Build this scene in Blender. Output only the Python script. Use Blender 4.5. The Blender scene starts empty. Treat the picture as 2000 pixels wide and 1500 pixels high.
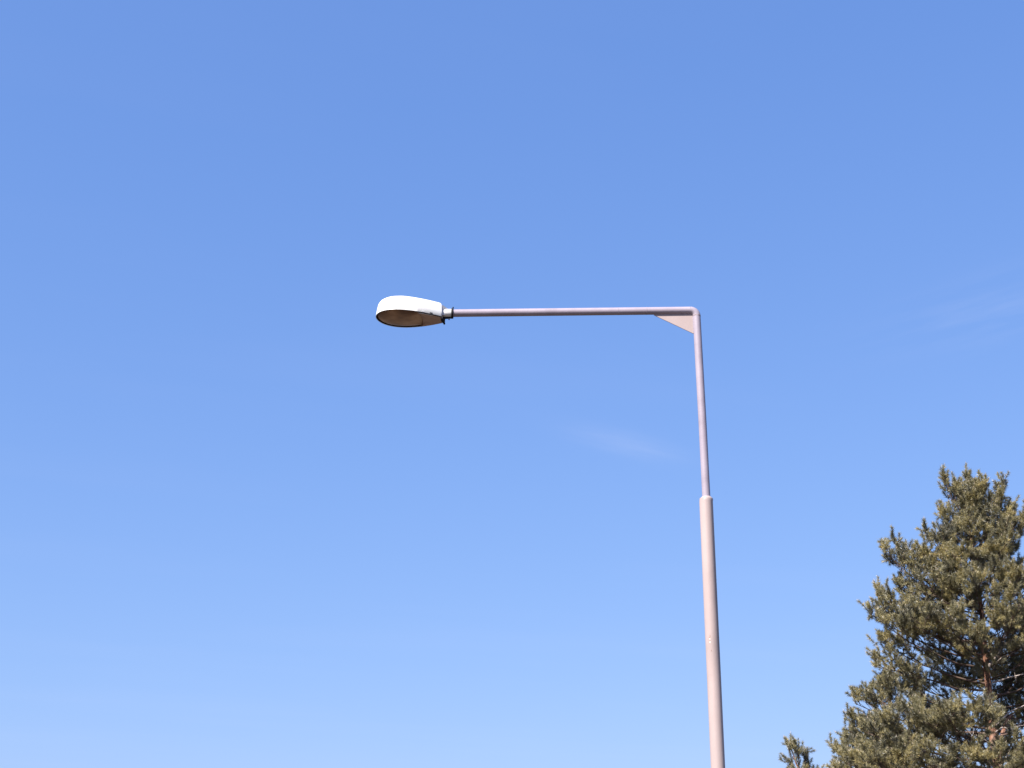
import bpy, bmesh, math, random
import numpy as np
from mathutils import Vector, Matrix

sc = bpy.context.scene
COL = sc.collection
R = math.radians

# ------------------------------------------------------------------ camera
cam_d = bpy.data.cameras.new('camera')
cam_d.sensor_width = 36.0
cam_d.lens = 54.0
cam_d.clip_end = 20000.0
cam = bpy.data.objects.new('camera', cam_d)
COL.objects.link(cam)
cam.location = (0, 0, 1.6)
cam.rotation_euler = (R(110), 0, 0)
sc.camera = cam

# ------------------------------------------------------------------ sun, sky, exposure
SUN_EL, SUN_AZ = 47.0, 43.0           # the sun stands behind the camera, to its left
sv = Vector((-math.sin(R(SUN_AZ)) * math.cos(R(SUN_EL)),
             -math.cos(R(SUN_AZ)) * math.cos(R(SUN_EL)), math.sin(R(SUN_EL))))
sun_d = bpy.data.lights.new('sun', 'SUN')
sun_d.energy = 5.0
sun_d.angle = R(0.53)
sun_d.color = (1.0, 0.94, 0.86)
sun = bpy.data.objects.new('sun', sun_d)
COL.objects.link(sun)
sun.rotation_euler = sv.to_track_quat('Z', 'Y').to_euler()
sun.location = sv * 60

sc.view_settings.view_transform = 'Standard'
sc.view_settings.look = 'None'
sc.view_settings.exposure = 1.25
sc.view_settings.gamma = 1.0
sc.view_settings.use_curve_mapping = False
EXP = 2 ** 1.25

world = bpy.data.worlds.new('World')
sc.world = world
world.use_nodes = True
wn, wl = world.node_tree.nodes, world.node_tree.links
bg = wn['Background']
bg.inputs['Strength'].default_value = 0.1
sky = wn.new('ShaderNodeTexSky')
sky.sky_type = 'NISHITA'
sky.sun_disc = False
sky.sun_elevation = R(SUN_EL)
sky.sun_rotation = R(180 + SUN_AZ)

def wmath(op, a, b=None, c=None):
    n = wn.new('ShaderNodeMath'); n.operation = op
    for i, v in enumerate((a, b, c)):
        if v is None: continue
        if isinstance(v, (int, float)): n.inputs[i].default_value = v
        else: wl.new(v, n.inputs[i])
    return n.outputs[0]

# film response on the sky: softer gradient and deeper blue, the same over the whole dome
sep = wn.new('ShaderNodeSeparateColor'); wl.new(sky.outputs[0], sep.inputs[0])
cmb = wn.new('ShaderNodeCombineColor')
for i, (g, ref, tgt) in enumerate(((0.76, 1.44, 0.202), (0.60, 2.29, 0.387), (0.40, 3.79, 0.86))):
    v = wmath('POWER', wmath('DIVIDE', sep.outputs[i], ref), g)
    wl.new(wmath('MULTIPLY', v, tgt / EXP / 0.1), cmb.inputs[i])

# thin cirrus: streaks on a high cloud layer
tc = wn.new('ShaderNodeTexCoord')
sx = wn.new('ShaderNodeSeparateXYZ'); wl.new(tc.outputs['Generated'], sx.inputs[0])
zc = wmath('MAXIMUM', sx.outputs[2], 0.03)
cx, cy = wmath('DIVIDE', sx.outputs[0], zc), wmath('DIVIDE', sx.outputs[1], zc)
cv = wn.new('ShaderNodeCombineXYZ'); wl.new(cx, cv.inputs[0]); wl.new(cy, cv.inputs[1])

def streak_noise(angle, along, across, detail=4.0):
    mp = wn.new('ShaderNodeMapping'); mp.vector_type = 'TEXTURE'
    mp.inputs['Rotation'].default_value = (0, 0, angle)
    mp.inputs['Scale'].default_value = (along, across, 1)
    wl.new(cv.outputs[0], mp.inputs['Vector'])
    nz = wn.new('ShaderNodeTexNoise'); nz.inputs['Scale'].default_value = 1.0
    nz.inputs['Detail'].default_value = detail
    wl.new(mp.outputs[0], nz.inputs['Vector'])
    return nz.outputs['Fac']

def wisp(x0, y0, angle, sa, sb):
    dx, dy = wmath('SUBTRACT', cx, x0), wmath('SUBTRACT', cy, y0)
    ca, sa_ = math.cos(angle), math.sin(angle)
    a = wmath('ADD', wmath('MULTIPLY', dx, ca), wmath('MULTIPLY', dy, sa_))
    b = wmath('SUBTRACT', wmath('MULTIPLY', dy, ca), wmath('MULTIPLY', dx, sa_))
    q = wmath('ADD', wmath('POWER', wmath('ABSOLUTE', wmath('DIVIDE', a, sa)), 2.0),
              wmath('POWER', wmath('ABSOLUTE', wmath('DIVIDE', b, sb)), 2.0))
    return wmath('POWER', 2.718, wmath('MULTIPLY', q, -1.0))

n1 = streak_noise(R(40), 0.16, 0.05)
n2 = streak_noise(R(-35), 0.5, 0.12)
n3 = streak_noise(R(20), 2.5, 0.9, 5.0)
w1 = wmath('MULTIPLY', wisp(0.245, 3.125, R(44), 0.15, 0.055), wmath('MULTIPLY', n1, 0.15))
n4 = streak_noise(R(-48), 0.14, 0.045, 6.0)
w2 = wmath('MULTIPLY', wisp(0.84, 2.36, R(-50), 0.22, 0.12), wmath('MULTIPLY', wmath('MAXIMUM', wmath('SUBTRACT', wmath('ADD', n2, n4), 0.88), 0.0), 0.16))
w3 = wmath('MULTIPLY', wmath('MAXIMUM', wmath('SUBTRACT', n3, 0.5), 0.0), 0.10)
cloud = wmath('MINIMUM', wmath('ADD', wmath('ADD', w1, w2), w3), 1.0)
mixc = wn.new('ShaderNodeMix'); mixc.data_type = 'RGBA'
wl.new(cloud, mixc.inputs['Factor'])
wl.new(cmb.outputs[0], mixc.inputs['A'])
mixc.inputs['B'].default_value = (0.93 / EXP / 0.1, 0.93 / EXP / 0.1, 1.1 / EXP / 0.1, 1)
wl.new(mixc.outputs['Result'], bg.inputs['Color'])

# ------------------------------------------------------------------ materials
def new_mat(name):
    m = bpy.data.materials.new(name); m.use_nodes = True
    nt = m.node_tree
    return m, nt.nodes, nt.links, nt.nodes['Principled BSDF']

def ramp(nodes, stops):
    r = nodes.new('ShaderNodeValToRGB')
    e = r.color_ramp.elements
    while len(e) < len(stops): e.new(0.5)
    for k, (p, c) in enumerate(stops):
        e[k].position = p; e[k].color = (*c, 1)
    return r

def noise_mat(name, stops, scale, detail=6, rough=0.6, bump=0.0, bump_scale=None, coord='Object', stretch=(1, 1, 1), spec=0.5):
    m, n, l, b = new_mat(name)
    t = n.new('ShaderNodeTexCoord')
    mp = n.new('ShaderNodeMapping'); mp.inputs['Scale'].default_value = stretch
    l.new(t.outputs[coord], mp.inputs['Vector'])
    nz = n.new('ShaderNodeTexNoise'); nz.inputs['Scale'].default_value = scale; nz.inputs['Detail'].default_value = detail
    l.new(mp.outputs[0], nz.inputs['Vector'])
    r = ramp(n, stops); l.new(nz.outputs['Fac'], r.inputs[0])
    l.new(r.outputs[0], b.inputs['Base Color'])
    b.inputs['Roughness'].default_value = rough
    b.inputs['Specular IOR Level'].default_value = spec
    if bump:
        nb = n.new('ShaderNodeTexNoise'); nb.inputs['Scale'].default_value = bump_scale or scale * 3
        l.new(mp.outputs[0], nb.inputs['Vector'])
        bp = n.new('ShaderNodeBump'); bp.inputs['Strength'].default_value = bump
        bp.inputs['Distance'].default_value = 0.01
        l.new(nb.outputs['Fac'], bp.inputs['Height']); l.new(bp.outputs[0], b.inputs['Normal'])
    return m

M = {}
M['ground'] = noise_mat('dry_ground', [(0.3, (0.040, 0.030, 0.020)), (0.5, (0.065, 0.048, 0.030)), (0.7, (0.050, 0.042, 0.022))], 0.6, 10, 0.95, 0.6, 12)
M['pole'] = noise_mat('pink_beige_paint', [(0.28, (0.265, 0.208, 0.198)), (0.5, (0.335, 0.264, 0.254)), (0.72, (0.365, 0.292, 0.282))], 5.0, 8, 0.55, 0.06, 60, stretch=(1, 1, 0.35), spec=0.3)
M['arm'] = noise_mat('pale_grey_paint', [(0.25, (0.235, 0.200, 0.240)), (0.5, (0.280, 0.240, 0.288)), (0.75, (0.305, 0.264, 0.312))], 6.0, 8, 0.5, 0.06, 60, spec=0.35)
M['white'] = noise_mat('white_enamel', [(0.3, (0.56, 0.55, 0.545)), (0.7, (0.62, 0.61, 0.60))], 7.0, 6, 0.4)
M['black'] = noise_mat('black_rubber_and_shade', [(0.3, (0.008, 0.008, 0.010)), (0.7, (0.016, 0.015, 0.016))], 30, 4, 0.7, spec=0.2)
M['grey'] = noise_mat('bare_aluminium', [(0.3, (0.36, 0.35, 0.37)), (0.7, (0.45, 0.44, 0.46))], 14, 6, 0.5)
M['cover'] = noise_mat('dusty_gear_cover', [(0.3, (0.30, 0.20, 0.18)), (0.7, (0.40, 0.275, 0.24))], 18, 6, 0.6)
M['mark'] = noise_mat('sticker_residue', [(0.42, (0.62, 0.49, 0.46)), (0.5, (0.25, 0.17, 0.15)), (0.7, (0.20, 0.13, 0.12))], 60, 6, 0.8)
M['bud'] = noise_mat('bud_scales', [(0.3, (0.32, 0.24, 0.17)), (0.7, (0.46, 0.38, 0.30))], 9, 3, 0.8)
M['dead'] = noise_mat('weathered_dead_wood', [(0.3, (0.24, 0.19, 0.165)), (0.6, (0.42, 0.36, 0.33))], 8, 6, 0.85)
M['twig'] = noise_mat('twig_bark', [(0.3, (0.05, 0.033, 0.026)), (0.7, (0.11, 0.068, 0.050))], 6, 6, 0.9)

# plastic bowl gone brown with age
m, n, l, b = new_mat('aged_plastic_bowl')
t = n.new('ShaderNodeTexCoord')
nz = n.new('ShaderNodeTexNoise'); nz.inputs['Scale'].default_value = 5; nz.inputs['Detail'].default_value = 8
l.new(t.outputs['Object'], nz.inputs['Vector'])
r = ramp(n, [(0.36, (0.11, 0.050, 0.030)), (0.5, (0.24, 0.130, 0.078)), (0.64, (0.40, 0.25, 0.165))])
l.new(nz.outputs['Fac'], r.inputs[0]); l.new(r.outputs[0], b.inputs['Base Color'])
b.inputs['Roughness'].default_value = 0.32
b.inputs['Coat Weight'].default_value = 0.2
M['bowl'] = m

# pine bark: orange flakes over grey-brown
m, n, l, b = new_mat('pine_bark')
t = n.new('ShaderNodeTexCoord')
mp = n.new('ShaderNodeMapping'); mp.inputs['Scale'].default_value = (1, 1, 0.4)
l.new(t.outputs['Object'], mp.inputs['Vector'])
nz = n.new('ShaderNodeTexNoise'); nz.inputs['Scale'].default_value = 7; nz.inputs['Detail'].default_value = 8
vo = n.new('ShaderNodeTexVoronoi'); vo.inputs['Scale'].default_value = 22
l.new(mp.outputs[0], nz.inputs['Vector']); l.new(mp.outputs[0], vo.inputs['Vector'])
r = ramp(n, [(0.3, (0.10, 0.05, 0.035)), (0.48, (0.24, 0.115, 0.07)), (0.68, (0.34, 0.20, 0.145))])
l.new(nz.outputs['Fac'], r.inputs[0])
mx = n.new('ShaderNodeMix'); mx.data_type = 'RGBA'; mx.blend_type = 'MULTIPLY'
r2 = ramp(n, [(0.0, (1.15, 1.1, 1.05)), (0.5, (0.85, 0.85, 0.85)), (0.9, (0.45, 0.42, 0.4))])
l.new(vo.outputs['Distance'], r2.inputs[0])
mx.inputs['Factor'].default_value = 0.7
l.new(r.outputs[0], mx.inputs['A']); l.new(r2.outputs[0], mx.inputs['B'])
l.new(mx.outputs['Result'], b.inputs['Base Color'])
bp = n.new('ShaderNodeBump'); bp.inputs['Strength'].default_value = 0.8; bp.inputs['Distance'].default_value = 0.02
l.new(vo.outputs['Distance'], bp.inputs['Height']); l.new(bp.outputs[0], b.inputs['Normal'])
b.inputs['Roughness'].default_value = 0.9
M['bark'] = m

# needles: olive green, yellower on some shoots; clump noise paints in sun and shade contrast, a little light through them
def needle_mat(name):
    m, n, l, b = new_mat(name)
    g = n.new('ShaderNodeNewGeometry'); t = n.new('ShaderNodeTexCoord')
    nz = n.new('ShaderNodeTexNoise'); nz.inputs['Scale'].default_value = 2.2; nz.inputs['Detail'].default_value = 6
    l.new(t.outputs['Object'], nz.inputs['Vector'])
    r = ramp(n, [(0.34, (0.115, 0.112, 0.086)), (0.5, (0.215, 0.197, 0.115)), (0.66, (0.325, 0.278, 0.135))])
    l.new(nz.outputs['Fac'], r.inputs[0])
    r2 = ramp(n, [(0.0, (0.6, 0.6, 0.65)), (0.75, (1.05, 1.05, 1.0)), (0.96, (1.5, 1.4, 1.2)), (1.0, (2.2, 1.8, 1.3))])
    l.new(g.outputs['Random Per Island'], r2.inputs[0])
    mx = n.new('ShaderNodeMix'); mx.data_type = 'RGBA'; mx.blend_type = 'MULTIPLY'; mx.inputs['Factor'].default_value = 1
    l.new(r.outputs[0], mx.inputs['A']); l.new(r2.outputs[0], mx.inputs['B'])
    l.new(mx.outputs['Result'], b.inputs['Base Color'])
    b.inputs['Roughness'].default_value = 0.38
    b.inputs['Specular IOR Level'].default_value = 0.5
    tr = n.new('ShaderNodeBsdfTranslucent')
    br = n.new('ShaderNodeMix'); br.data_type = 'RGBA'; br.blend_type = 'MULTIPLY'; br.inputs['Factor'].default_value = 1
    br.inputs['B'].default_value = (1.6, 1.6, 1.2, 1)
    l.new(mx.outputs['Result'], br.inputs['A']); l.new(br.outputs['Result'], tr.inputs['Color'])
    ms = n.new('ShaderNodeMixShader'); ms.inputs[0].default_value = 0.16
    l.new(b.outputs[0], ms.inputs[1]); l.new(tr.outputs[0], ms.inputs[2])
    l.new(ms.outputs[0], n['Material Output'].inputs['Surface'])
    return m
M['needle'] = needle_mat('pine_needles')

# ------------------------------------------------------------------ helpers
def mesh_obj(name, verts, faces, mat, parent=None, smooth=False):
    me = bpy.data.meshes.new(name)
    me.from_pydata([tuple(v) for v in verts], [], faces)
    me.materials.append(mat)
    me.update()
    o = bpy.data.objects.new(name, me)
    COL.objects.link(o)
    if parent: o.parent = parent
    if smooth: me.polygons.foreach_set('use_smooth', [True] * len(me.polygons))
    return o

def fix_normals(o, angle=None):
    bm = bmesh.new(); bm.from_mesh(o.data)
    bmesh.ops.recalc_face_normals(bm, faces=bm.faces)
    if angle is not None:
        for e in bm.edges:
            if len(e.link_faces) == 2: e.smooth = e.calc_face_angle() < R(angle)
        for f in bm.faces: f.smooth = True
    bm.to_mesh(o.data); bm.free()

def thing(name, label, cat, loc, group=None):
    o = bpy.data.objects.new(name, None)
    o.empty_display_size = 0.3
    COL.objects.link(o); o.location = loc
    o['label'] = label; o['category'] = cat
    if group: o['group'] = group
    return o

def tube(pts, radii, sides=24, caps=True):
    """rings along a polyline; returns verts, faces"""
    V, F = [], []
    pts = [Vector(p) for p in pts]
    ref = None
    for i, p in enumerate(pts):
        a = pts[max(i - 1, 0)]; c = pts[min(i + 1, len(pts) - 1)]
        t = (c - a)
        t = t.normalized() if t.length > 1e-9 else Vector((0, 0, 1))
        if ref is None:
            ref = t.orthogonal().normalized()
        ref = (ref - t * ref.dot(t)).normalized()
        q = t.cross(ref)
        for k in range(sides):
            an = 2 * math.pi * k / sides
            V.append(p + (ref * math.cos(an) + q * math.sin(an)) * radii[i])
    for i in range(len(pts) - 1):
        for k in range(sides):
            a = i * sides + k; b2 = i * sides + (k + 1) % sides
            F.append((a, b2, b2 + sides, a + sides))
    if caps:
        F.append(tuple(range(sides - 1, -1, -1)))
        F.append(tuple((len(pts) - 1) * sides + k for k in range(sides)))
    return V, F

# ------------------------------------------------------------------ ground
S = 4000
gr = mesh_obj('ground', [(-S, -S, 0), (S, -S, 0), (S, S, 0), (-S, S, 0)], [(0, 1, 2, 3)], M['ground'])
gr['kind'] = 'structure'
gr['label'] = 'dry grassy ground below the lamp and the pines'

# ------------------------------------------------------------------ street lamp
BASE = Vector((1.57, 12.0, 0.0))
lamp = thing('street_lamp', 'pale pink street lamp with a long side arm and white lamp head', 'street lamp', BASE)

def lpart(name, V, F, mat, parent=None, angle=40):
    o = mesh_obj(name, [Vector(v) for v in V], F, mat, parent or lamp)
    fix_normals(o, angle)
    return o

ZJ = 4.985                    # top of the thick lower tube
RL, RU = 0.0545, 0.033
pole = lpart('lower_pole', *tube([(0, 0, -0.3), (0, 0, 0.02), (0, 0, 2.0), (0, 0, ZJ - 0.03), (0.003, 0, ZJ - 0.010),
                                   (0.003, 0, ZJ - 0.006), (0.003, 0, ZJ + 0.010)],
                                  [RL, RL, RL, RL, RL, RL * 0.97, RU + 0.004], 48), M['pole'])
# narrow tube that rises from it; leans a hair towards the arm
X1 = -0.010
ELB_Z = 6.630                 # axis height of the arm
RB = 0.052                    # bend radius of the elbow
ARM_YAW = Vector((-2.05, 0.06, 0)).normalized()
lpart('upper_pole', *tube([(0.003, 0, ZJ + 0.006), (0.0, 0, 5.6), (X1, 0, ELB_Z - RB)], [RU] * 3, 40), M['arm'])
pts = []
for k in range(9):
    a = R(90) * k / 8
    h = RB * (1 - math.cos(a)); v = RB * math.sin(a)
    pts.append(Vector((X1, 0, ELB_Z - RB + v)) + ARM_YAW * h)
arm_start = pts[-1]
elbow = lpart('elbow', *tube(pts, [RU * 1.01] * 9, 40), M['arm'])
arm_end = Vector((X1, 0, ELB_Z)) + ARM_YAW * 2.075
lpart_arm = lpart('arm', *tube([arm_start, arm_start.lerp(arm_end, 0.5), arm_end], [RU * 0.985] * 3, 40), M['arm'])

def ring(name, c, axis, rad, thick, mat, parent, sides=40, flat=1.0):
    axis = Vector(axis).normalized()
    pts_, V, F = [], [], []
    r0 = axis.orthogonal().normalized(); q = axis.cross(r0)
    n2 = 8
    for k in range(sides):
        a = 2 * math.pi * k / sides
        d = r0 * math.cos(a) + q * math.sin(a)
        for j in range(n2):
            b = 2 * math.pi * j / n2
            V.append(Vector(c) + d * (rad + thick * math.cos(b)) + axis * thick * flat * math.sin(b))
    for k in range(sides):
        for j in range(n2):
            a0 = k * n2 + j; a1 = k * n2 + (j + 1) % n2
            b0 = ((k + 1) % sides) * n2 + j; b1 = ((k + 1) % sides) * n2 + (j + 1) % n2
            F.append((a0, a1, b1, b0))
    o = mesh_obj(name, V, F, mat, parent); fix_normals(o, 60)
    return o

# weld beads
ring('weld_seam', (X1, 0, ELB_Z - RB), (0, 0, 1), RU + 0.0005, 0.0016, M['mark'], elbow)
for d in (0.42, 0.66):
    ring('weld_seam', Vector((X1, 0, ELB_Z)) + ARM_YAW * d, ARM_YAW, RU * 0.985 + 0.0003, 0.0016, M['arm'], lpart_arm)
ring('weld_seam', (0.003, 0, ZJ + 0.010), (0, 0, 1), RU + 0.001, 0.0025, M['arm'], pole)

# triangular stiffening plate under the elbow
def gusset():
    th = 0.004
    A = Vector((X1, 0, ELB_Z)) + ARM_YAW * 0.36 + Vector((0, 0, -RU + 0.002))
    A2 = A + Vector((0, 0, -0.008))
    B = Vector((X1 - 0.02, 0, ELB_Z - RU + 0.004))
    C = Vector((X1 - 0.02, 0, ELB_Z - 0.213))
    D = Vector((X1 - RU - 0.006, 0, ELB_Z - 0.209))
    loop = [A, A2, D, C, B]
    V = [p + Vector((0, -th, 0)) for p in loop] + [p + Vector((0, th, 0)) for p in loop]
    k = len(loop)
    F = [tuple(range(k)), tuple(range(2 * k - 1, k - 1, -1))]
    for i in range(k): F.append((i, (i + 1) % k, (i + 1) % k + k, i + k))
    return V, F
gus = lpart('gusset_plate', *gusset(), M['pole'], angle=20)
for sy in (-0.004, 0.004):                                     # weld beads along both tubes
    a0 = Vector((X1, sy, ELB_Z - RU - 0.001)) + ARM_YAW * 0.355
    a1 = Vector((X1 - 0.06, sy, ELB_Z - RU - 0.001))
    wp = [a0.lerp(a1, k / 24) + Vector((0, 0, 0.0012 * math.sin(k * 2.7))) for k in range(25)]
    lpart('weld_seam', *tube(wp, [0.0028] * 25, 6), M['arm'], gus, 60)
    b0 = Vector((X1 - RU - 0.0005, sy, ELB_Z - 0.06)); b1 = Vector((X1 - RU + 0.001, sy, ELB_Z - 0.205))
    wp = [b0.lerp(b1, k / 12) + Vector((0.0012 * math.sin(k * 2.7), 0, 0)) for k in range(13)]
    lpart('weld_seam', *tube(wp, [0.0028] * 13, 6), M['arm'], gus, 60)

# patch of sticker glue and a chip on the lower tube
def curved_patch(z0, z1, a0, a1, seed, name, rad):
    rnd = random.Random(seed)
    V, F = [], []
    nz_, na = 10, 4
    for i in range(nz_ + 1):
        w = 0.6 + 0.8 * rnd.random(); sh = (rnd.random() - 0.5) * 0.4
        for j in range(na + 1):
            mid = (a0 + a1) / 2; hw = (a1 - a0) / 2
            a = mid + hw * (w * (2 * j / na - 1) + sh)
            V.append((rad * math.sin(a), -rad * math.cos(a), z0 + (z1 - z0) * i / nz_))
    for i in range(nz_):
        for j in range(na):
            k = i * (na + 1) + j
            F.append((k, k + 1, k + na + 2, k + na + 1))
    return mesh_obj(name, V, F, M['mark'], pole)
curved_patch(3.80, 3.862, R(-32), R(-22), 3, 'glue_mark', RL + 0.0008)
curved_patch(3.735, 3.745, R(-22), R(-15), 5, 'paint_chip', RL + 0.0008)

# ---- lamp head: local +x to the nose, +y to the viewer, z up
HL = 0.574
HEAD = Vector((X1, 0, 0)) + ARM_YAW * 2.150 + Vector((0, 0, 6.574))
MH = Matrix.Translation(HEAD) @ Matrix.Rotation(math.pi - R(5.0), 4, 'Z') @ Matrix.Rotation(-R(3.4), 4, 'Y') @ Matrix.Rotation(R(4.5), 4, 'X')

def half_width(s):
    """plan half width of the rim at distance s from the rear end"""
    if s < 0.35:
        q = s / 0.35
        return 0.062 + (0.172 - 0.062) * (1 - (1 - q) ** 1.7)
    q = (s - 0.35) / (HL - 0.35)
    return 0.172 * max(0.0, 1 - q ** 2.3) ** (1 / 2.0)

def height(s):
    keys = [(0, 0.136), (0.2, 0.142), (0.34, 0.147), (0.42, 0.146), (0.48, 0.143), (0.54, 0.135), (HL, 0.127)]
    return float(np.interp(s, [k[0] for k in keys], [k[1] for k in keys]))

def outline(nseg=40):
    ss = [0.0] + [0.35 * k / nseg for k in range(1, nseg)] + [0.35 + (HL - 0.35) * math.sin(math.pi / 2 * k / nseg) for k in range(nseg + 1)]
    near = [(s, half_width(s)) for s in ss]
    far = [(s, -half_width(s)) for s in reversed(ss[:-1])]
    return near + far

OUT = outline()
def inset(loop, d):
    """shrink the plan towards the axis by about d metres"""
    out = []
    cxm = 0.30
    for s, y in loop:
        w = 0.172
        ys = y * (1 - d / w)
        s2 = cxm + (s - cxm) * (1 - d / 0.29)
        out.append((s2, ys))
    return out

def loft(layers, cap_top=True, cap_bottom=False):
    """layers: list of lists of points"""
    V, F = [], []
    k = len(layers[0])
    for L in layers: V += L
    for i in range(len(layers) - 1):
        for j in range(k):
            a = i * k + j; b2 = i * k + (j + 1) % k
            F.append((a, b2, b2 + k, a + k))
    if cap_top:
        c = sum((Vector(p) for p in layers[-1]), Vector()) / k
        V.append(tuple(c)); ci = len(V) - 1; o0 = (len(layers) - 1) * k
        for j in range(k): F.append((o0 + j, o0 + (j + 1) % k, ci))
    if cap_bottom:
        c = sum((Vector(p) for p in layers[0]), Vector()) / k
        V.append(tuple(c)); ci = len(V) - 1
        for j in range(k): F.append(((j + 1) % k, j, ci))
    return V, F

def head_part(name, V, F, mat, parent=None, angle=35):
    o = mesh_obj(name, [MH @ Vector(v) for v in V], F, mat, parent or lamp)
    fix_normals(o, angle)
    return o

layers = []
# inner face of the skirt first, then the outside up to the crown
for q, d in ((0.16, 0.007), (0.0, 0.004), (-0.012, 0.002), (0.0, 0.0), (0.35, 0.003), (0.65, 0.007), (0.82, 0.011), (0.92, 0.018), (0.97, 0.028), (1.0, 0.048), (1.03, 0.09), (1.045, 0.13)):
    base_h = [height(s) for s, y in OUT]
    layers.append([(x, y, h * q) for (x, y), h in zip(inset(OUT, d), base_h)])
V, F = loft(layers)
housing = head_part('lamp_housing', V, F, M['white'], angle=50)

# seam between the front hood and the rear body, a thin raised bead over the hood
sV = []
prof = []
s0 = 0.375
for q, d in ((0.02, 0.0), (0.35, 0.003), (0.65, 0.007), (0.82, 0.011), (0.92, 0.018), (0.97, 0.028), (1.0, 0.048), (1.03, 0.09)):
    prof.append((half_width(s0) * (1 - d / 0.172), height(s0) * q))
path = [(s0, y, z) for y, z in prof] + [(s0, -y, z) for y, z in reversed(prof)]
Vt, Ft = tube(path, [0.0022] * len(path), 8)
head_part('hood_seam', Vt, Ft, M['grey'], housing, 60)

# bowl under the hood: shallow, its edge inside the skirt
BS = 0.185
bowl_layers = []
bo = [(s, y) for s, y in OUT]
bo2 = []
for s, y in inset(OUT, 0.010):
    bo2.append((max(s, BS - 0.02 + 0.12 * (abs(y) / 0.15) ** 2 * 0.0), y))
zb = [0.018, 0.012, 0.004, -0.004, -0.010, -0.014, -0.016]
fb = [1.0, 0.985, 0.93, 0.83, 0.66, 0.42, 0.18]
for z, f in zip(zb, fb):
    bowl_layers.append([(0.385 + (x - 0.385) * f, y * f, z) for x, y in bo2])
V, F = loft(bowl_layers)
head_part('lamp_bowl', V, F, M['bowl'], angle=60)

# black band round the bowl: shade on the skirt's inner face, painted in
V, F = loft([[(x, y, 0.001) for x, y in inset(OUT, 0.0055)], [(x, y, 0.022) for x, y in inset(OUT, 0.0075)],
             [(x, y, 0.022) for x, y in inset(OUT, 0.013)], [(x, y, 0.017) for x, y in inset(OUT, 0.013)],
             [(x, y, 0.001) for x, y in inset(OUT, 0.0075)]], cap_top=False)
head_part('skirt_shade_band', V, F, M['black'], housing, 30)

# gear cover: flat plate under the rear body with an arched front edge
cv_pts = []
for s, y in OUT:
    pass
near = [(s, half_width(s) - 0.012) for s in np.linspace(0.012, 0.205, 14)]
arc = []
yA = near[-1][1]
for k in range(1, 12):
    a = math.pi * k / 12
    arc.append((0.205 - 0.035 * math.sin(a), yA * math.cos(a)))
far = [(s, -y) for s, y in reversed(near)]
lp = near + arc + far
V, F = loft([[(x, y, 0.014) for x, y in lp], [(x, y, -0.006) for x, y in lp],
             [(0.1 + (x - 0.1) * 0.97, y * 0.96, -0.009) for x, y in lp]])
gear = head_part('gear_cover', V, F, M['cover'], angle=40)

def box(name, c, size, mat, parent, bevel=0.0015, rot=None):
    bm = bmesh.new()
    bmesh.ops.create_cube(bm, size=1.0)
    bmesh.ops.scale(bm, vec=Vector(size), verts=bm.verts)
    if bevel: bmesh.ops.bevel(bm, geom=list(bm.edges), offset=bevel, segments=2, affect='EDGES')
    if rot: bmesh.ops.transform(bm, matrix=rot, verts=bm.verts)
    bmesh.ops.transform(bm, matrix=MH @ Matrix.Translation(Vector(c)), verts=bm.verts)
    me = bpy.data.meshes.new(name); bm.to_mesh(me); bm.free()
    me.materials.append(mat)
    o = bpy.data.objects.new(name, me); COL.objects.link(o); o.parent = parent
    return o

# two spring catches on the viewer's side and the hinge behind
for s, cm in ((0.150, 'grey'), (0.085, 'black')):
    y = half_width(s) + 0.001
    ang = math.atan2(half_width(s + 0.02) - half_width(s - 0.02), 0.04)
    box('catch', (s, y - 0.003, 0.006), (0.026, 0.009, 0.010), M[cm], gear, 0.002, Matrix.Rotation(ang, 4, 'Z'))
# narrow dark joint along the edge of the cover
for sg in (1,):
    path = [(s, sg * (half_width(s) - 0.007), -0.002) for s in np.linspace(0.0, 0.205, 12)]
    head_part('cover_joint', *tube(path, [0.0045] * len(path), 8), M['black'], gear, 60)
path = [(s, half_width(s) - 0.0135, -0.0085) for s in np.linspace(0.075, 0.190, 10)]  # white strip painted in for the glints along the cover's near edge
head_part('cover_glint', *tube(path, [0.0018] * len(path), 6), M['white'], gear, 60)
box('hinge', (-0.006, -0.012, -0.006), (0.022, 0.060, 0.024), M['black'], housing, 0.004)
box('hinge_knuckle', (-0.012, -0.034, -0.022), (0.016, 0.020, 0.016), M['black'], housing, 0.004)

# neck: sloped web above the socket, socket tube, clamp band and screws
zS = 6.630 - 6.574
V = [(0.006, 0.054, 0.112), (0.006, -0.054, 0.112), (0.006, 0.054, 0.02), (0.006, -0.054, 0.02), (-0.038, 0.014, zS + 0.040), (-0.038, -0.014, zS + 0.040), (-0.038, 0.014, 0.03), (-0.038, -0.014, 0.03)]
F = [(0, 1, 5, 4), (0, 4, 6, 2), (1, 3, 7, 5), (0, 2, 3, 1), (4, 5, 7, 6), (2, 6, 7, 3)]
head_part('neck_web', V, F, M['grey'], housing, 20)
sock = Vector((X1, 0, ELB_Z))
spig = lpart('socket', *tube([sock + ARM_YAW * 2.165, sock + ARM_YAW * 2.145, sock + ARM_YAW * 2.075, sock + ARM_YAW * 2.070], [0.034, 0.0365, 0.0365, 0.0350], 40), M['white'])
Vb, Fb = tube([sock + ARM_YAW * 2.075, sock + ARM_YAW * 2.074, sock + ARM_YAW * 2.060, sock + ARM_YAW * 2.059], [0.036, 0.042, 0.042, 0.036], 40)
clamp = lpart('clamp_ring', Vb, Fb, M['black'])
def wpt(d, y, z): return sock + ARM_YAW * d + Vector((0, y, z))
lpart('clamp_bolt', *tube([wpt(2.064, -0.008, 0.036), wpt(2.060, -0.010, 0.052)], [0.006, 0.0055], 10), M['black'], clamp)
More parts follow.
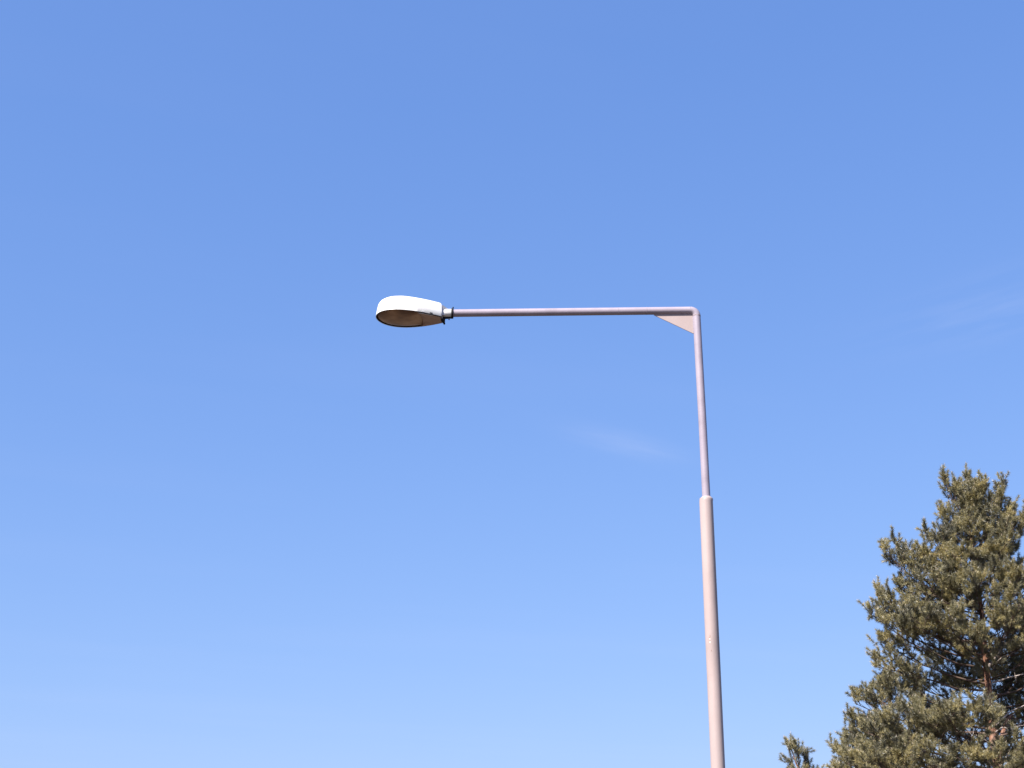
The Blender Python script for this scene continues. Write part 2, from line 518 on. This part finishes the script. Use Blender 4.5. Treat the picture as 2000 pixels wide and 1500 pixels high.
lpart('clamp_bracket', *tube([wpt(2.150, 0.0, -0.040), wpt(2.120, 0, -0.043), wpt(2.090, 0, -0.040), wpt(2.060, 0, -0.043)], [0.013, 0.010, 0.010, 0.008], 10), M['black'], spig)
lpart('screw', *tube([wpt(2.098, -0.004, -0.042), wpt(2.094, -0.004, -0.062)], [0.006, 0.0055], 10), M['black'], spig)
lpart('screw', *tube([wpt(2.135, -0.004, -0.042), wpt(2.137, -0.004, -0.072)], [0.010, 0.008], 10), M['black'], spig)

# ------------------------------------------------------------------ pine trees
UP = np.array([0.0, 0.0, 1.0])
def unit(v):
    v = np.asarray(v, float); n_ = np.linalg.norm(v)
    return v / n_ if n_ > 1e-9 else UP.copy()

class Wood:
    def __init__(self): self.V, self.F = [], []
    def add(self, pts, radii, sides=5):
        v, f = tube(pts, radii, sides, caps=False)
        k = len(self.V); self.V += v
        self.F += [tuple(i + k for i in q) for q in f]

def limb_curve(S_, T_, rng, n_=9, sag=0.25, wob=0.03):
    S_, T_ = np.array(S_, float), np.array(T_, float)
    d = T_ - S_
    C_ = S_ + d * np.array([0.6, 0.6, sag])
    L = np.linalg.norm(d)
    P = []
    for i in range(n_):
        t_ = i / (n_ - 1)
        p = (1 - t_) ** 2 * S_ + 2 * t_ * (1 - t_) * C_ + t_ ** 2 * T_
        if 0 < i < n_ - 1: p = p + rng.normal(0, wob * L * 0.25, 3)
        P.append(p)
    return np.array(P)

def at_curve(P, t_):
    x = t_ * (len(P) - 1); i = min(int(x), len(P) - 2); f = x - i
    return P[i] * (1 - f) + P[i + 1] * f, unit(P[i + 1] - P[i])

def grow_limb(S_, T_, rng, shoots, density=1.0, sag=0.25, up=1.0, start=0.38, spread=1.0, sub=0.17):
    w = Wood()
    P = limb_curve(S_, T_, rng, sag=sag)
    L = np.linalg.norm(np.array(T_) - np.array(S_)) * 1.08
    r0 = 0.006 + 0.0075 * L
    w.add(P, np.linspace(r0, 0.006, len(P)), 6)
    shoots.append((P[-1], unit((P[-1] - P[-2]) * 0.4 / np.linalg.norm(P[-1] - P[-2]) + UP * up + rng.normal(0, .12, 3)), rng.uniform(.22, .32)))
    t_ = start + rng.uniform(0, .05); side = rng.choice([-1, 1])
    while t_ < 0.99:
        o, tg = at_curve(P, t_)
        sd = np.cross(tg, UP)
        sd = unit(sd) * side
        dr = unit(tg * rng.uniform(.5, 1.0) + sd * rng.uniform(.45, .95) * spread + UP * rng.uniform(-.05, .5) * up + rng.normal(0, .12, 3))
        l1 = min(((1 - t_) * L * 0.5 + 0.20) * rng.uniform(.65, 1.15), 1.15)
        e = o + dr * l1 + UP * l1 * rng.uniform(.05, .28) * up
        Q = limb_curve(o, e, rng, 5, sag=0.35, wob=0.05)
        w.add(Q, np.linspace(0.0055 + 0.006 * l1, 0.004, 5), 4)
        d_end = unit(Q[-1] - Q[-2])
        shoots.append((Q[-1], unit(d_end * .7 + UP * .55 * up + rng.normal(0, .3, 3)), rng.uniform(.15, .24)))
        u_ = 0.42 + rng.uniform(0, .12); s2 = 1
        while u_ < 1.0:
            o2, t2 = at_curve(Q, min(u_, .999))
            sd2 = unit(np.cross(t2, UP) + rng.normal(0, .3, 3)) * s2
            d2 = unit(t2 * .6 + sd2 * rng.uniform(.3, .8) + UP * rng.uniform(.0, .75) * up + rng.normal(0, .2, 3))
            l2 = rng.uniform(.08, .28) * (0.7 + 0.4 * l1)
            e2 = o2 + d2 * l2
            w.add([o2, e2], [0.0045, 0.003], 3)
            shoots.append((e2, unit(d2 * .8 + UP * .35 * up + rng.normal(0, .4, 3)), rng.uniform(.13, .25)))
            if l2 > .10:
                shoots.append((o2 + d2 * l2 * .5, unit(d2 * .5 + UP * .3 + rng.normal(0, .7, 3)), rng.uniform(.09, .16)))
            u_ += rng.uniform(.045, .085) / max(l1, .3) / density; s2 = -s2
        t_ += sub * rng.uniform(.7, 1.3) / L / density; side = -side
    return w

def needles(shoots, rng, per=78, ln=0.092, wd=0.0080):
    """thin triangles spiralling round every shoot, swept forward; plus a pale bud at the tip"""
    O = np.array([s_[0] for s_ in shoots]); D = np.array([s_[1] for s_ in shoots]); L = np.array([s_[2] for s_ in shoots])
    N = len(O)
    H = np.where(np.abs(D[:, 2:3]) < .9, np.array([[0, 0, 1.0]]), np.array([[1.0, 0, 0]]))
    A = np.cross(D, H); A /= np.linalg.norm(A, axis=1, keepdims=True)
    B = np.cross(D, A)
    cnt = np.maximum((per * L / 0.2).astype(int), 24)
    idx = np.repeat(np.arange(N), cnt); K = len(idx)
    f = rng.random(K) ** 0.85
    an = rng.random(K) * 2 * np.pi
    rad = np.cos(an)[:, None] * A[idx] + np.sin(an)[:, None] * B[idx]
    sweep = np.radians(rng.uniform(34, 82, K) * (1 - 0.30 * f ** 3))
    dirn = D[idx] * np.cos(sweep)[:, None] + rad * np.sin(sweep)[:, None] + rng.normal(0, .10, (K, 3))
    base = O[idx] + D[idx] * ((f * 1.0 - 0.12) * L[idx])[:, None]
    nl = ln * rng.uniform(.7, 1.15, K) * (0.75 + 0.25 * np.sin(np.pi * np.clip(f, 0.1, 0.9)))
    side = np.cross(dirn, rng.normal(0, 1, (K, 3))); side /= np.linalg.norm(side, axis=1, keepdims=True)
    w2 = wd * 0.5
    V = np.empty((K, 3, 3))
    V[:, 0] = base - side * w2; V[:, 1] = base + side * w2; V[:, 2] = base + dirn * nl[:, None]
    # buds: three-sided pale spikes
    bi = np.where((rng.random(N) < 0.45) & (D[:, 2] > 0.45))[0]
    bv = []
    tip = O[bi] + D[bi] * (L[bi] * 0.95)[:, None]
    bl = rng.uniform(.035, .075, len(bi))
    for k in range(3):
        a0, a1 = 2 * np.pi * k / 3, 2 * np.pi * (k + 1) / 3
        p0 = tip + (A[bi] * np.cos(a0) + B[bi] * np.sin(a0)) * 0.007
        p1 = tip + (A[bi] * np.cos(a1) + B[bi] * np.sin(a1)) * 0.007
        bv.append(np.stack([p0, p1, tip + D[bi] * bl[:, None]], 1))
    BV = np.concatenate(bv) if len(bi) else np.zeros((0, 3, 3))
    allv = np.concatenate([V, BV]).reshape(-1, 3)
    nt_ = K + len(BV)
    me = bpy.data.meshes.new('crown')
    me.vertices.add(len(allv)); me.vertices.foreach_set('co', allv.ravel())
    me.loops.add(nt_ * 3); me.loops.foreach_set('vertex_index', np.arange(nt_ * 3, dtype=np.int32))
    me.polygons.add(nt_); me.polygons.foreach_set('loop_start', np.arange(0, nt_ * 3, 3, dtype=np.int32))
    me.polygons.foreach_set('loop_total', np.full(nt_, 3, dtype=np.int32))
    me.materials.append(M['needle']); me.materials.append(M['bud'])
    me.polygons.foreach_set('material_index', np.concatenate([np.zeros(K, np.int32), np.ones(len(BV), np.int32)]))
    me.update(); me.validate()
    return me

def trunk_at(TR, z):
    zs = [p[2] for p in TR]
    return np.array([np.interp(z, zs, [p[0] for p in TR]), np.interp(z, zs, [p[1] for p in TR]), z])

def build_pine(label, loc, TR, RAD, limbs, seed, per=125, dead=(), forks=(), **kw):
    rng = np.random.default_rng(seed)
    tree = thing('pine_tree', label, 'pine tree', loc, 'pine trees at the right')
    zs = np.linspace(-0.3, TR[-1][2], 46)
    P = [trunk_at(TR, z) + np.array([*rng.normal(0, .008, 2), 0]) for z in zs]
    rr = [np.interp(z, [a for a, b in RAD], [b for a, b in RAD]) * rng.uniform(.95, 1.06) for z in zs]
    v, f = tube(P, rr, 14)
    trunk = mesh_obj('trunk', v, f, M['bark'], tree, True)
    shoots = []
    woods = []
    for row in limbs:
        x, y, z, z0 = row[:4]
        o = dict(kw)
        if len(row) > 4: o.update(row[4])
        woods.append(grow_limb(trunk_at(TR, z0), (x, y, z), rng, shoots, **o))
    # leader
    top = np.array(TR[-1])
    shoots.append((top, UP, .34))
    for k in range(5):
        a = k * 1.257 + .4
        shoots.append((top - UP * .05, unit([math.cos(a) * .5, math.sin(a) * .5, 1]), .22))
    for zz in np.arange(top[2] - 1.0, top[2], .07):
        a = rng.uniform(0, 6.28)
        shoots.append((trunk_at(TR, zz), unit([math.cos(a) * .6, math.sin(a) * .6, .9]), .2))
    crown = bpy.data.objects.new('crown', needles(shoots, rng, per))
    COL.objects.link(crown); crown.parent = tree
    for w in woods:
        mesh_obj('branch', w.V, w.F, M['twig'], crown, True)
    for pts_, r0, r1 in forks:
        v, f = tube(pts_, np.linspace(r0, r1, len(pts_)), 10)
        mesh_obj('forked_limb', v, f, M['bark'], trunk, True)
    for pts_, r0 in dead:
        w = Wood()
        P_ = [np.array(p) for p in pts_]
        fine = [P_[0]]
        for a, b2 in zip(P_, P_[1:]):
            for k in range(1, 5):
                fine.append(a + (b2 - a) * k / 4 + rng.normal(0, .008, 3))
        w.add(fine, np.linspace(r0, 0.005, len(fine)), 6)
        for k in range(4):                                     # bare side twigs
            i = rng.integers(len(fine) // 2, len(fine)); o = fine[i]
            w.add([o, o + rng.normal(0, .09, 3), o + rng.normal(0, .16, 3) + UP * .05], [.006, .005, .003], 4)
        mesh_obj('dead_branch', w.V, w.F, M['dead'], trunk, True)
    return tree, len(shoots)

# the large pine
TR = [(-0.02, 0, -0.3), (-0.10, 0, 3.56), (-0.01, 0, 4.83), (-0.01, 0, 5.69), (-0.05, 0, 6.57), (-0.02, 0, 7.47), (-0.01, 0, 8.5), (-0.04, 0, 9.67), (-0.08, 0, 10.86), (-0.01, 0, 11.70)]
RAD = [(-0.3, .20), (3, .14), (5, .112), (5.8, .10), (6.5, .082), (7.5, .066), (9, .045), (10.5, .022), (11.8, .006)]
LEFT = [(-0.55,-0.10,11.50,10.72),(0.34,0.10,11.35,10.68),(-0.21,0.30,11.40,10.86),(0.07,-0.30,11.30,10.74),(0.77,0.00,11.40,9.96),(0.96,0.20,10.80,9.84),(0.88,-0.30,10.50,9.55),(-0.66,-0.10,10.70,10.08),(-0.58,0.20,10.40,9.78)]
MIDL = [(-1.06,0.10,10.30,9.37),(-0.93,-0.50,10.0,9.43),(-2.14,0.00,9.95,8.56),(-1.75,0.30,10.05,8.56),(-1.40,-0.20,9.88,8.67),(-1.84,0.30,9.25,8.50),(-2.62,0.00,8.52,7.47),(-2.20,0.20,8.88,7.58),(-1.57,0.60,8.85,7.81),(-2.30,0.20,7.9,6.96),(-2.60,-0.10,7.38,6.80),(-2.24,0.50,7.05,6.35),(-2.80,0.20,6.72,5.97),(-3.10,0.00,6.52,5.86),(-3.22,-0.20,6.02,5.26),(-3.58,0.00,5.48,4.83),(-3.60,0.30,5.10,4.51),(-3.24,0.50,5.74,4.94)]
FRONT = [(-0.66,-0.90,9.53,8.96),(-0.04,-1.10,9.25,8.61),(-1.52,-0.90,9.03,8.33),(-0.97,-0.60,9.31,8.73),(-0.47,-1.30,8.92,8.33),(0.29,-1.80,8.42,7.47),(0.05,-1.50,8.09,7.53),(-1.19,-1.40,8.06,7.36),(-1.92,-1.30,8.19,7.36),(-0.76,-1.50,7.75,7.24),(-2.36,-0.80,8.07,7.24),(-1.71,-2.60,5.94,5.15),(-2.03,-2.20,5.84,5.15),(-1.24,-2.40,5.97,5.26),(-2.67,-1.80,5.90,5.04),(-3.06,-1.60,5.71,4.83),(-1.44,-2.40,5.05,4.09),(-2.30,-2.20,5.18,4.19),(-3.29,-2.40,5.10,4.09),(-3.55,-1.20,5.13,4.30),(-0.87,-2.60,5.08,3.98),(-0.14,-2.20,5.38,4.72),(0.62,-0.70,9.05,8.38)]
RIGHT = [(1.24,0.20,10.69,9.43),(1.81,0.10,9.71,8.50),(1.92,-0.20,8.59,7.47),(2.20,0.30,7.65,6.69),(1.61,-1.00,6.86,5.80),(2.36,0.20,6.50,5.69),(2.24,-0.40,5.55,4.83),(0.97,-1.40,7.78,7.02),(0.79,-2.00,5.25,4.51)]
BACK = [(0.98,1.00,10.29,9.20),(0.01,1.20,9.61,8.61),(-0.69,1.50,8.94,7.81),(1.35,1.60,8.72,7.58),(-1.56,1.40,7.49,6.35),(-0.37,1.80,7.68,6.46),(1.60,1.80,7.21,6.13),(-1.07,2.20,6.80,5.48),(1.35,2.40,6.47,5.37),(-2.24,2.00,6.07,4.94),(0.07,2.80,5.81,4.51),(2.32,2.40,5.65,4.51),(1.50,2.00,7.84,6.57)]
LOW = []
_r = random.Random(4)
for k in range(9):
    a = k * 2.4; rad_ = _r.uniform(2.6, 3.5); z0 = 2.6 + 0.14 * k
    LOW.append((rad_ * math.cos(a), rad_ * math.sin(a), z0 + .75, z0))
limbs = ([(*r_, dict(sub=.13, start=.22, spread=.42, up=1.3)) for r_ in LEFT] + [(r_[0] * .955, *r_[1:], dict()) for r_ in MIDL]
         + [(*r_, dict(start=.48)) for r_ in FRONT] + [(*r_, dict()) for r_ in RIGHT]
         + [(*r_, dict(start=.40, density=1.0)) for r_ in BACK] + [(*r_, dict(density=.7)) for r_ in LOW])
_r = random.Random(8)
k = 0
z0 = 7.5
while z0 < 9.9:                                    # short inner limbs fill the upper crown
    a = k * 2.4 + _r.uniform(-.3, .3)
    env = max(0.30, (11.9 - z0) * 0.46)
    q = env * _r.uniform(.45, .95)
    limbs.append((q * math.cos(a), q * math.sin(a), z0 + _r.uniform(.35, .8), z0, dict(start=.2, sub=.13)))
    z0 += .085; k += 1
for k in range(11):                                 # tight sprays round the leader
    a = k * 2.4; z0 = 10.05 + .085 * k; q = .27 - .014 * k
    limbs.append((q * math.cos(a), q * math.sin(a), z0 + .42, z0, dict(start=.25, sub=.10, spread=.5, up=1.2)))
for k in range(16):                                 # limbs turned away from the viewer
    a = R(15 + 150 * _r.random()); z0 = 4.4 + 0.2 * k + _r.uniform(-.1, .1)
    q = max(.8, (11.9 - z0) * .45) * _r.uniform(.7, 1.0)
    limbs.append((q * math.cos(a), q * math.sin(a), z0 + _r.uniform(.5, .9), z0, dict(start=.35)))
for r_ in ((.75, 1.0, 6.7, 6.0), (1.0, .6, 7.3, 6.6), (.5, 1.3, 6.2, 5.5), (.9, 1.2, 7.9, 7.2), (-.5, 1.0, 7.2, 6.5), (-.8, 1.3, 6.5, 5.8), (.35, -1.3, 5.25, 4.6), (-.25, -1.5, 5.2, 4.5), (.8, -.5, 7.9, 7.3), (-.35, -.8, 7.6, 7.0)):
    limbs.append((*r_, dict(start=.35, sub=.13)))
limbs.append((-0.16, -0.55, 7.12, 6.80, dict(start=.4, sub=.1)))
DEAD = [([(0.05,-.05,6.97),(0.36,-.2,7.06),(0.9,-.3,7.17)], .024), ([(0.0,-.05,6.02),(0.32,-.2,6.33),(0.85,-.3,6.54)], .026),
        ([(0.10,.1,5.80),(0.39,0,5.98),(0.75,-.2,6.19)], .022), ([(0.02,-.03,7.33),(0.17,-.15,7.51),(0.36,-.3,7.80)], .042),
        ([(0,-.08,5.90),(0.11,-.2,6.0),(0.30,-.3,5.94)], .015), ([(0.0,-.03,7.30),(0.30,-.2,7.51),(0.70,-.4,7.65)], .018),
        ([(-0.05,-.08,5.60),(-0.35,-.2,5.77),(-0.56,-.3,5.84)], .015), ([(0.0,-.05,5.1),(0.18,-.2,5.44),(0.34,-.2,5.52),(0.75,-.3,5.57)], .020)]
FORK = [([(-0.01, 0, 5.35), (0.07, -.03, 5.62), (0.17, -.08, 5.92), (0.27, -.14, 6.15), (0.36, -.18, 6.27)], .062, .036)]
big, n_big = build_pine('tall bushy pine with reddish trunk, the largest tree at the right edge', (10.50, 34.0, 0), TR, RAD, limbs, 11, dead=DEAD, forks=FORK)

# the top of a smaller pine to its left
TR2 = [(0.0, 0, -0.3), (0.05, 0, 3.0), (0.02, 0, 5.0), (-0.02, 0, 5.6), (-0.13, 0, 5.98), (-0.20, 0, 6.2), (-0.21, 0, 6.34)]
RAD2 = [(-0.3, .09), (3, .06), (5, .035), (6, .016), (6.4, .006)]
L2 = [(-0.33, -.05, 6.20, 5.95), (0.0, 0.05, 6.14, 5.72), (-0.33, .1, 5.84, 5.50), (0.15, -.05, 5.94, 5.45), (0.25, .1, 5.80, 5.3), (-0.26, -.1, 5.6, 5.2), (-0.08, -.2, 6.18, 5.8), (0.1, -.4, 5.6, 5.1), (0.4, .3, 5.4, 4.9), (-.5, .2, 5.3, 4.8)]
limbs2 = [(-.06 + (r_[0] + .06) * .72, r_[1], r_[2] - .05, r_[3], dict(sub=.17, start=.3, spread=.4, up=1.2)) for r_ in L2]
for k in range(12):
    a = k * 2.4 + 1; z0 = 4.6 - .22 * k; rad_ = .55 + .10 * k
    limbs2.append((rad_ * math.cos(a), rad_ * math.sin(a), z0 + .45, z0, dict(density=.7)))
small, n_small = build_pine('small pine top at the bottom edge, left of the tall pine', (7.34, 40.0, 0), TR2, RAD2, limbs2, 5, per=90)
print('shoots', n_big, n_small)
